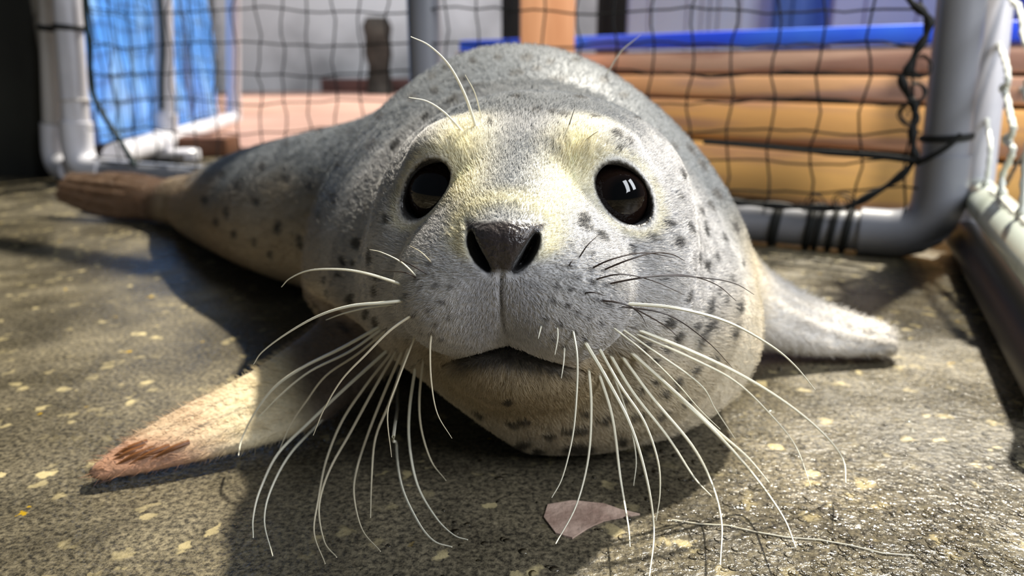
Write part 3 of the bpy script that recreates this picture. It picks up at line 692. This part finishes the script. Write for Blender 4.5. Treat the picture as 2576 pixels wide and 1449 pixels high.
BASE = dict(back=srgb(98, 103, 108), face=srgb(206, 204, 203), cream=srgb(240, 232, 198), belly=srgb(198, 186, 162), tan=srgb(150, 126, 98), spot=srgb(44, 42, 40), nose=srgb(48, 41, 40), lid=srgb(20, 17, 17), brown=srgb(96, 66, 40), rust=srgb(128, 66, 24), muzzle=srgb(176, 176, 182))
BASE = {k: np.array(v[:3]) for k, v in BASE.items()}
def nose_mask(Q):
    s, u, f = Q.T; return sstep(-.0002, .0016, .0125+.56*(u+.0035)-np.abs(s))*sstep(-.0125, -.0100, u)*sstep(.0108, .0085, u+.10*np.abs(s))*sstep(.092, .099, f)
def paint(P, Q, Nn):
    """pigment of the coat, some shade painted in, in the animal's own coordinates"""
    n1 = vnoise(P*28+50, 1)-.5; n2 = vnoise(P*90+50, 2)-.5
    s, u, f = Q.T; sa = np.abs(s)
    def mixc(c, col, w): return c+(col-c)*np.clip(w, 0, 1)[:, None]
    # trunk: grey back, cream belly
    hgt = P[:, 2]+.020*n1
    c = np.repeat(BASE['belly'][None], len(P), 0)
    rear = np.maximum(sstep(.60, .78, P[:, 1]), .55*sstep(-.05, -.10, P[:, 0]))  # rear flanks are tan; the left side is tanned for its shade
    c = mixc(c, BASE['tan'], rear*.8)
    top = sstep(.085, .150, hgt-.03*rear*0+.02*(Nn[:, 2]))
    topr = sstep(.060, .115, hgt)
    c = mixc(c, BASE['back'], np.maximum(top, topr*rear))
    # head
    hd = sstep(-.075, -.035, f)*sstep(.16, .10, np.linalg.norm(Q, axis=1))
    c = mixc(c, BASE['face'], hd*sstep(-.09, -.04, u)*.9)
    crown = hd*sstep(.022, .05, u+.012*n1)*sstep(.052, .02, f)
    c = mixc(c, BASE['back'], crown*.95)
    # bridge of the snout is grey
    br = np.exp(-((s)/.017)**2)*sstep(.030, .060, f)*sstep(.128, .100, f)*sstep(-.015, .004, u)
    c = mixc(c, BASE['back']*1.15, br*.75)
    # cream brows and ring behind the nose
    bw = np.exp(-((sa-.026-.15*np.clip(u-.03, -.02, .03))/.013)**2)*sstep(.004, .020, u)*sstep(.058, .036, u)*sstep(.02, .04, f)
    c = mixc(c, BASE['cream'], bw*.95)
    ring = np.exp(-((np.hypot(s*.8, (u-.004)*1.2)-.0165)/.0045)**2)*sstep(.085, .098, f)*sstep(-.010, -.002, u)
    c = mixc(c, BASE['cream'], ring*.8)
    # muzzle front between and under the nostrils
    mz = sstep(.024, .010, sa)*sstep(.088, .104, f)*sstep(-.004, -.018, u)*sstep(-.060, -.040, u)
    c = mixc(c, BASE['muzzle']*.82, mz*.7)
    c = mixc(c, BASE['muzzle'], sstep(.060, .085, f)*sstep(-.014, -.034, u)*.40)
    # chin and lips
    ch = sstep(.052, .070, f)*sstep(-.054, -.066, u)
    c = mixc(c, np.array(srgb(168, 148, 110)[:3]), ch*.75)
    lipline = -.0545-.0125*np.clip(sa/.030, 0, 2.2)**2
    lp = np.exp(-((u-lipline+.0030)/.0040)**2)*sstep(.038, .020, sa)*sstep(.05, .07, f)
    c = mixc(c, np.array(srgb(40, 38, 38)[:3]), lp*.9)
    # nose leather
    nz = nose_mask(Q)
    c = mixc(c, BASE['nose'], nz)
    c = mixc(c, np.array(srgb(12, 9, 9)[:3]), sstep(1.22, 1.02, nostril(Q))*(f > .09))
    # eyelid rims
    for ec, n, maj, mi in EYES:
        v = Q-ec; e = np.sqrt(((v@maj)/EYE_A)**2+((v@mi)/EYE_B)**2); h = v@n
        c = mixc(c, BASE['lid'], sstep(1.14, 1.05, e+.06*n2)*(h > 0))
        c = mixc(c, BASE['cream']*.92, np.exp(-((e-1.34)/.16)**2)*.55*(h > 0))
    # flippers
    l = (P-LF[0, :3])@LF_D; wv = (P-LF[0, :3])@LF_W; arm_shade = sstep(.005, .03, l)*(P[:, 0] < -.085)*(P[:, 1] < .49)*(P[:, 2] < .075); c = mixc(c, np.array(srgb(112, 96, 84)[:3]), arm_shade*.9); onl = sstep(.058, .080, l)*sstep(.03, .02, np.abs((P-LF[-1, :3])@LF_T))*(P[:, 0] < -.10)*(P[:, 1] < .48)  # shadow on the upper arm painted into the coat colour
    c = mixc(c, np.array(srgb(212, 197, 162)[:3]), onl)
    c = mixc(c, BASE['rust'], onl*sstep(.172, .196, l+wv*.9+.02*n1)*.8)
    c = mixc(c, np.array(srgb(168, 128, 104)[:3]), onl*sstep(.10, .13, l)*sstep(.006, .016, wv+.01*n1)*.5)
    rl = (P-RF[0, :3])@RF_D; onr = sstep(.06, .09, rl)*(P[:, 0] > .165)*(P[:, 2] < .075)*(P[:, 1] > .48)
    c = mixc(c, np.array(srgb(204, 199, 193)[:3]), onr*.9)
    tl = (P-TF1[0, :3])@TF_D; ont = sstep(.03, .075, tl)*(P[:, 0] < -.46)
    c = mixc(c, BASE['brown'], ont*.9)
    c = c*(1+.16*n1+.12*n2)[:, None]
    return np.clip(c, 0, 1)
def add_spots(c, P, Nn):
    sp = np.array(SPOTS, float); hp, ok = hit(sp[:, 0], sp[:, 1], it=700)
    for (x, y, a, b, ang), h, o in zip(SPOTS, hp, ok):
        if not o: continue
        k = (h[1]*cp_+(CAM_H-h[2])*sp_)/F_PX
        g = grad(h[None])[0]; g /= np.linalg.norm(g)
        t = math.radians(ang); R = np.array([1., 0, 0]); U = np.array([0, sp_, cp_])
        # the streak's two half axes, carried onto the skin
        e1 = (on_skin(h, g, x+math.cos(t)*3, y+math.sin(t)*3)-h)/3; e2 = (on_skin(h, g, x-math.sin(t)*3, y+math.cos(t)*3)-h)/3
        e1 *= min(1, 4*k/(np.linalg.norm(e1)+1e-9)); e2 *= min(1, 4*k/(np.linalg.norm(e2)+1e-9))
        a, b = a*1.05, b*1.15
        near = np.where(((P-h)**2).sum(1) < (max(a*np.linalg.norm(e1), b*np.linalg.norm(e2))*2.2)**2)[0]
        if not len(near): continue
        M = np.stack([e1*a, e2*b], 1); ab = (P[near]-h)@np.linalg.pinv(M).T
        q = np.hypot(ab[:, 0], ab[:, 1])+.35*(vnoise(P[near]*420+9, 5)-.5)
        c[near] += (BASE['spot']-c[near])*(sstep(1.4, .8, q)*.86)[:, None]
    fo = np.array(FOLLICLES, float); hp, ok = hit(fo[:, 0], fo[:, 1], it=400)
    for h, o in zip(hp, ok):
        if not o: continue
        d2 = np.sqrt(((P-h)**2).sum(1)); m = d2 < .003
        c[m] += (np.array(srgb(42, 36, 36)[:3])-c[m])*(sstep(.0019, .0006, d2[m])*.75)[:, None]
    return c
def on_skin(h, g, px, py):
    d = ray(px, py); t = ((h-CAM)@g)/(d@g+1e-9); return CAM+d*t
CO = add_spots(paint(V, VQ, VN), V, VN)
WET = nose_mask(VQ)
for ec, n, maj, mi in EYES:
    v = VQ-ec; e = np.sqrt(((v@maj)/EYE_A)**2+((v@mi)/EYE_B)**2); WET = np.maximum(WET, sstep(1.16, 1.06, e)*(v@n > 0)*1.3)

SEAL_AT = (0.0, .57, 0.0)
seal = empty('seal_pup', SEAL_AT)
tag(seal, 'grey spotted seal pup with long white whiskers lying on the wet floor', 'seal')
def fur_skin():
    m = bpy.data.materials.new('seal coat'); m.use_nodes = True; nt = m.node_tree; N = nt.nodes; L = nt.links; b = N['Principled BSDF']
    at_ = N.new('ShaderNodeAttribute'); at_.attribute_name = 'coat'; tc = N.new('ShaderNodeTexCoord')
    n = N.new('ShaderNodeTexNoise'); n.inputs['Scale'].default_value = 420; n.inputs['Detail'].default_value = 3; L.new(tc.outputs['Object'], n.inputs['Vector'])
    r = N.new('ShaderNodeValToRGB'); r.color_ramp.elements[0].position = .3; r.color_ramp.elements[1].position = .7
    r.color_ramp.elements[0].color = (.72, .72, .72, 1); r.color_ramp.elements[1].color = (1.15, 1.15, 1.15, 1); L.new(n.outputs['Fac'], r.inputs['Fac'])
    x = N.new('ShaderNodeMix'); x.data_type = 'RGBA'; x.blend_type = 'MULTIPLY'; x.inputs[0].default_value = .7
    L.new(at_.outputs['Color'], x.inputs[6]); L.new(r.outputs['Color'], x.inputs[7]); L.new(x.outputs[2], b.inputs['Base Color'])
    w = N.new('ShaderNodeAttribute'); w.attribute_name = 'wet'
    mr = N.new('ShaderNodeMapRange'); mr.inputs['To Min'].default_value = .52; mr.inputs['To Max'].default_value = .25; mr.clamp = True; L.new(w.outputs['Fac'], mr.inputs['Value']); L.new(mr.outputs['Result'], b.inputs['Roughness'])
    b.inputs['Sheen Weight'].default_value = .15; b.inputs['Sheen Roughness'].default_value = .5
    bp = N.new('ShaderNodeBump'); ms = N.new('ShaderNodeMapRange'); ms.inputs['To Min'].default_value = .35; ms.inputs['To Max'].default_value = .85; L.new(w.outputs['Fac'], ms.inputs['Value']); L.new(ms.outputs['Result'], bp.inputs['Strength']); bp.inputs['Distance'].default_value = .0014; L.new(n.outputs['Fac'], bp.inputs['Height']); L.new(bp.outputs['Normal'], b.inputs['Normal'])
    return m
me = bpy.data.meshes.new('body'); body = bpy.data.objects.new('body', me); COL.objects.link(body); body.parent = seal
off = np.array(SEAL_AT)
me.vertices.add(len(V)); me.vertices.foreach_set('co', (V-off).ravel()); me.loops.add(F.size); me.loops.foreach_set('vertex_index', F.ravel())
me.polygons.add(len(F)); me.polygons.foreach_set('loop_start', np.arange(0, F.size, 4)); me.polygons.foreach_set('loop_total', np.full(len(F), 4)); me.update(calc_edges=True); me.validate()
me.polygons.foreach_set('use_smooth', np.ones(len(me.polygons), bool)); me.materials.append(fur_skin())
a = me.attributes.new('coat', 'FLOAT_COLOR', 'POINT'); a.data.foreach_set('color', np.hstack([CO, np.ones((len(CO), 1))]).ravel())
a = me.attributes.new('wet', 'FLOAT', 'POINT'); a.data.foreach_set('value', WET)

# eyes
def eye_material():
    m = bpy.data.materials.new('dark wet eye'); m.use_nodes = True; nt = m.node_tree; N = nt.nodes; L = nt.links; b = N['Principled BSDF']
    at_ = N.new('ShaderNodeAttribute'); at_.attribute_name = 'tint'; L.new(at_.outputs['Color'], b.inputs['Base Color'])
    b.inputs['Roughness'].default_value = .03; b.inputs['Specular IOR Level'].default_value = .45
    return m
EM = eye_material()
for ec, n, maj, mi in EYES:
    nu, nv = 48, 32; vs = []; cols = []
    W = HB@n; A = HB@maj; B = HB@mi; C0 = HO+HB@ec
    for j in range(nv+1):
        th = math.pi*j/nv
        for i in range(nu):
            ph = 2*math.pi*i/nu; d = W*math.cos(th)+(A*math.cos(ph)+B*math.sin(ph))*math.sin(th)
            bulge = 1+.035*math.exp(-(th/.55)**2)
            vs.append(C0+d*EYE_R*bulge-off)
            k = float(sstep(.36, .44, np.array([th]))[0]); k2 = float(sstep(.80, .95, np.array([th]))[0])
            cols.append(tuple((1-k2)*((1-k)*p+k*q)+k2*w_ for p, q, w_ in zip(srgb(6, 5, 5)[:3], srgb(26, 17, 13)[:3], srgb(14, 11, 10)[:3]))+(1,))
    fs = [(j*nu+i, j*nu+(i+1) % nu, (j+1)*nu+(i+1) % nu, (j+1)*nu+i) for j in range(nv) for i in range(nu)]
    em = bpy.data.meshes.new('eye'); eo = bpy.data.objects.new('eye', em); COL.objects.link(eo); eo.parent = seal
    em.from_pydata([tuple(v) for v in vs], [], [f[::-1] for f in fs]); em.update(); em.materials.append(EM); em.polygons.foreach_set('use_smooth', [True]*len(em.polygons))
    a = em.attributes.new('tint', 'FLOAT_COLOR', 'POINT'); a.data.foreach_set('color', np.array(cols).ravel())
    eo['label'] = 'large glossy black eye'

# whiskers: root and bends as seen, thickness at the root (mm), how far the tip goes back
LIGHT = material('white whisker', srgb(236, 232, 212), .3, .5); LIGHT.node_tree.nodes['Principled BSDF'].inputs['Transmission Weight'].default_value = .0
DARK_WHISKER = material('dark whisker', srgb(52, 42, 38), .4, .4); HONEY = material('fawn whisker', srgb(206, 196, 170), .3, .5)  # whiskers come white
W_ = [
 ([(1575,764),(1700,775),(1830,810),(1940,870),(2000,920),(2050,980)], 1.05, .02, 0), ([(1595,826),(1760,893),(1890,958),(2000,1030),(2080,1100),(2122,1160),(2128,1215)], 1.15, .02, 0), ([(1588,834),(1750,906),(1850,960),(1930,1034),(2000,1120),(2040,1225)], .8, .015, 0),
 ([(1565,828),(1640,880),(1760,966),(1800,1030),(1850,1105)], .7, .01, 0), ([(1540,822),(1620,885),(1700,962),(1760,1030),(1812,1080)], .55, .01, 0),
 ([(1580,880),(1680,970),(1800,1080),(1880,1150),(1935,1214)], 1.2, .005, 0), ([(1585,886),(1700,992),(1810,1098),(1900,1200),(1970,1300),(2002,1378)], 1.2, .0, 0), ([(1558,888),(1640,1000),(1740,1120),(1790,1215),(1815,1310),(1812,1422)], 1.1, -.005, 0),
 ([(1530,885),(1590,985),(1680,1100),(1745,1200),(1790,1248)], 1.1, -.005, 0), ([(1505,873),(1560,970),(1620,1060),(1655,1160),(1660,1240),(1650,1310)], .9, -.01, 0), ([(1468,855),(1530,960),(1590,1080),(1630,1220),(1645,1340),(1633,1455)], 1.1, -.015, 0),
 ([(1505,935),(1540,1050),(1560,1200),(1580,1320),(1585,1376)], 1.0, -.015, 0), ([(1480,920),(1487,1020),(1480,1150),(1450,1270),(1398,1368)], .95, -.02, 0), ([(1440,822),(1452,900),(1450,1000),(1440,1100),(1415,1200),(1388,1252)], .75, -.02, 0),
 ([(1402,820),(1403,850),(1396,892)], .55, -.008, 0), ([(1420,870),(1418,910),(1412,952)], .55, -.008, 0), ([(1362,818),(1358,835),(1354,852)], .5, -.005, 0), ([(1538,930),(1580,1050),(1600,1150),(1594,1222)], .55, -.01, 0),
 ([(1480,679),(1540,652),(1620,636),(1700,650)], .55, .02, 1), ([(1512,682),(1575,656),(1640,637),(1690,640),(1722,656)], .55, .02, 1), ([(1484,707),(1560,690),(1640,706),(1722,742)], .5, .02, 1), ([(1520,716),(1620,698),(1720,692),(1800,715),(1852,757)], .55, .03, 1), ([(1530,713),(1660,694),(1780,700),(1850,714),(1897,741)], .5, .03, 1),
 ([(1467,737),(1495,736),(1522,744)], .5, .004, 1), ([(1498,754),(1570,765),(1640,800),(1680,825),(1702,845)], .55, .02, 1), ([(1556,770),(1680,792),(1780,860),(1842,925)], .5, .02, 1), ([(1432,668),(1436,660),(1442,655)], .45, .002, 1), ([(1452,656),(1478,617),(1507,590)], .45, .01, 1), ([(1576,764),(1610,790),(1628,822)], .4, .008, 1),
 ([(1012,716),(930,690),(860,678),(780,680),(730,700),(708,722)], .85, .02, 0), ([(1016,756),(960,762),(880,770),(800,795),(720,840),(660,885),(638,916)], 1.0, .02, 0), ([(992,765),(920,775),(860,790),(820,805)], .7, .015, 0),
 ([(958,820),(860,875),(760,925),(690,975),(640,1040),(608,1105),(600,1146)], 1.15, .01, 0), ([(962,826),(880,884),(780,934),(710,990),(650,1050)], .95, .01, 0), ([(975,828),(900,890),(820,945),(770,1010),(730,1070),(703,1132)], .85, .005, 2), ([(1040,790),(980,832),(920,892),(860,955),(815,1030),(788,1095)], .8, .0, 2),
 ([(978,878),(870,975),(780,1060),(700,1140),(655,1230),(637,1300),(637,1352)], 1.2, .0, 0), ([(980,888),(880,982),(800,1067),(730,1142),(682,1230),(665,1310),(686,1398)], 1.1, .0, 0), ([(988,884),(920,970),(860,1060),(820,1160),(800,1260),(790,1340),(818,1418)], 1.0, -.005, 2), ([(1000,878),(940,980),(880,1090),(830,1180),(803,1270),(815,1360),(847,1402)], 1.0, -.005, 2),
 ([(1015,878),(970,980),(930,1080),(900,1170),(890,1240),(910,1330),(957,1387)], 1.0, -.01, 2), ([(1030,868),(985,1000),(945,1100),(935,1200),(932,1302)], 1.0, -.01, 2), ([(1045,843),(1000,960),(975,1040),(985,1150)], .7, -.01, 2), ([(1022,928),(1000,1030),(997,1120),(1010,1220),(1050,1310),(1090,1360),(1137,1376)], 1.1, -.015, 0),
 ([(1046,918),(1030,1030),(1030,1120),(1050,1220),(1095,1300),(1140,1345),(1177,1358)], 1.0, -.015, 0), ([(1066,898),(1055,1000),(1060,1080),(1085,1160),(1122,1209)], .85, -.012, 2), ([(1086,835),(1082,880),(1085,960),(1100,1040),(1137,1103)], .6, -.01, 2),
 ([(1052,700),(1010,660),(960,635),(930,628)], .6, .015, 0), ([(1088,696),(1030,665),(985,645)], .5, .012, 1), ([(1090,665),(1060,635),(1030,618)], .45, .01, 2), ([(1052,702),(1020,686),(962,682)], .5, .012, 1),
 ([(1199,325),(1170,240),(1130,165),(1080,115),(1033,92)], .95, -.01, 0), ([(1166,334),(1120,285),(1075,255),(1028,245)], .75, -.005, 0), ([(1213,302),(1195,235),(1170,188)], .5, -.005, 0), ([(1524,190),(1560,132),(1590,105),(1612,88)], .6, .0, 0), ([(1430,320),(1438,295),(1446,272)], .4, .0, 1), ([(1475,352),(1490,340),(1505,330)], .4, .0, 2)]
roots, ok = hit(np.array([w[0][0][0] for w in W_], float), np.array([w[0][0][1] for w in W_], float))
for (pts, r, back, kind), h in zip(W_, roots):
    Y0 = h[1]; P = [tuple(h-np.array(unit(ray(*pts[0])))*-.0015)]
    tot = sum(math.dist(a, b) for a, b in zip(pts, pts[1:])); acc = 0
    for a, b in zip(pts, pts[1:]):
        acc += math.dist(a, b); t = acc/tot
        lift = -.004*math.sin(min(t*2, 1)*math.pi/2) if pts[0][1] > 500 else -.006*t
        Yf = on_floor(b[0], b[1], .012)[1] if b[1] > 760 else 9; P.append(tuple(at(b[0], b[1], min(Y0+lift+back*t**1.4, Yf-.012*t))))
    Q = spline(P, 6); Q = [Vector((q.x, q.y, max(q.z, .004))) for q in Q]; n = len(Q)
    rad = [r*.00078*(1-.72*(i/(n-1))**1.5) for i in range(n)]
    MB().tube(Q, rad, 6).build('whisker', (LIGHT, DARK_WHISKER, HONEY)[kind], seal)

# claws on the near flipper
CLAW = material('rust claw', srgb(104, 66, 36), .35, .5)
tipc = LF[-1, :3]
for k, (wv, l0, l1) in enumerate(((.0085, .140, .160), (.0055, .150, .171), (.0022, .157, .178), (-.0012, .161, .181), (-.0040, .160, .178))):
    def sk(l, up):
        pos = (LF[:, :3]-LF[0, :3])@unit(LF[-1, :3]-LF[0, :3]); c = np.array([np.interp(l, pos, LF[:, i]) for i in range(5)])
        return c[:3]+LF_W*wv+LF_T*(c[4]*.85+up)
    a0, a1, a2 = sk(l0, .0), sk((l0+l1)/2, .0012), sk(l1, .0)
    MB().tube(spline([a0, a1, a2], 4), [.0016, .0017, .0016, .0016, .0015, .0013, .0010, .0007, .0003], 8).build('claw', CLAW, seal)

# ---------------------------------------------------------------- short coat of fur
def grow_fur(N_HEAD=210000, N_BODY=110000):
    r = np.random.RandomState(11)
    T = np.vstack([F[:, [0, 1, 2]], F[:, [0, 2, 3]]]); A = V[T[:, 0]]; B = V[T[:, 1]]; C = V[T[:, 2]]
    area = .5*np.linalg.norm(np.cross(B-A, C-A), axis=1); cen = (A+B+C)/3; cq = (cen-HO)@HB
    ok = (cen[:, 2] > .006)
    ok &= (nose_mask(cq) < .3) & ~((nostril(cq) < 1.25) & (cq[:, 2] > .09))
    for ec, n, maj, mi in EYES:
        v = cq-ec; e = np.sqrt(((v@maj)/EYE_A)**2+((v@mi)/EYE_B)**2); ok &= ~((e < 1.16) & (v@n > 0))
    is_head = np.linalg.norm(cq-np.array([0, -.02, .02]), axis=1) < .125
    out = []
    for sel, n in ((ok & is_head, N_HEAD), (ok & ~is_head, N_BODY)):
        idx = np.where(sel)[0]; p = area[idx]/area[idx].sum(); t = r.choice(idx, n, p=p)
        u = r.rand(n, 1); w = r.rand(n, 1); fl = (u+w) > 1; u = np.where(fl, 1-u, u); w = np.where(fl, 1-w, w)
        P = A[t]+(B[t]-A[t])*u+(C[t]-A[t])*w
        out.append((P, T[t, 0], np.full(n, sel is not None)))
    P = np.vstack([o[0] for o in out]); vi = np.concatenate([o[1] for o in out]); n = len(P)
    Nn = VN[vi]; Q = (P-HO)@HB; base = add_spots(paint(P, Q, Nn), P, Nn)
    nose = H(0, -.004, .128); fl = P-nose
    fl = fl-Nn*(fl*Nn).sum(1)[:, None]; fl /= np.linalg.norm(fl, axis=1)[:, None]+1e-9
    j = r.normal(0, 1, (n, 3)); j = j-Nn*(j*Nn).sum(1)[:, None]; clump = vnoise(P*330, 21)[:, None]-.5
    side = np.cross(Nn, fl); fl = fl+j*.16+side*clump*.9; fl /= np.linalg.norm(fl, axis=1)[:, None]
    dn = np.linalg.norm(P-nose, axis=1)
    ln = (.0022+.0035*sstep(.02, .12, dn)+.002*sstep(.12, .3, dn))*r.uniform(.7, 1.25, n)
    for ec, n_, maj, mi in EYES:
        e = np.sqrt((((Q-ec)@maj)/EYE_A)**2+(((Q-ec)@mi)/EYE_B)**2); ln = ln*np.where((Q-ec)@n_ > 0, np.clip((e-1.0)/.5, .25, 1), 1)
    lift = (.16+.10*r.rand(n))[:, None]; L = ln[:, None]
    pts = np.stack([P-Nn*.0002, P+fl*L*.5+Nn*L*lift*.8, P+fl*L*.98+Nn*L*lift*.9], 1).astype(np.float32)
    pts[:, :, 2] = np.maximum(pts[:, :, 2], .0006)
    col = base*(r.uniform(.88, 1.24, n)*(1+.3*clump[:, 0]))[:, None]
    hc = bpy.data.hair_curves.new('fur'); hc.add_curves([3]*n)
    hc.attributes['position'].data.foreach_set('vector', (pts-off.astype(np.float32)).ravel())
    rad = hc.attributes.get('radius') or hc.attributes.new('radius', 'FLOAT', 'POINT')
    rr_ = (.00009*(1+.8*sstep(.2, .5, dn)))[:, None]*np.array([[1., .8, .15]]); rad.data.foreach_set('value', rr_.ravel().astype(np.float32))
    a = hc.attributes.new('coat', 'FLOAT_COLOR', 'CURVE'); a.data.foreach_set('color', np.hstack([np.clip(col, 0, 1), np.ones((n, 1))]).ravel().astype(np.float32))
    m = bpy.data.materials.new('fur'); m.use_nodes = True; nt = m.node_tree; b = nt.nodes['Principled BSDF']; at_ = nt.nodes.new('ShaderNodeAttribute'); at_.attribute_name = 'coat'
    nt.links.new(at_.outputs['Color'], b.inputs['Base Color']); b.inputs['Roughness'].default_value = .42; b.inputs['Specular IOR Level'].default_value = .35
    hc.materials.append(m)
    o = bpy.data.objects.new('fur', hc); COL.objects.link(o); o.parent = seal; o['kind'] = 'stuff'; o['label'] = 'short dense spotted grey fur'
grow_fur()
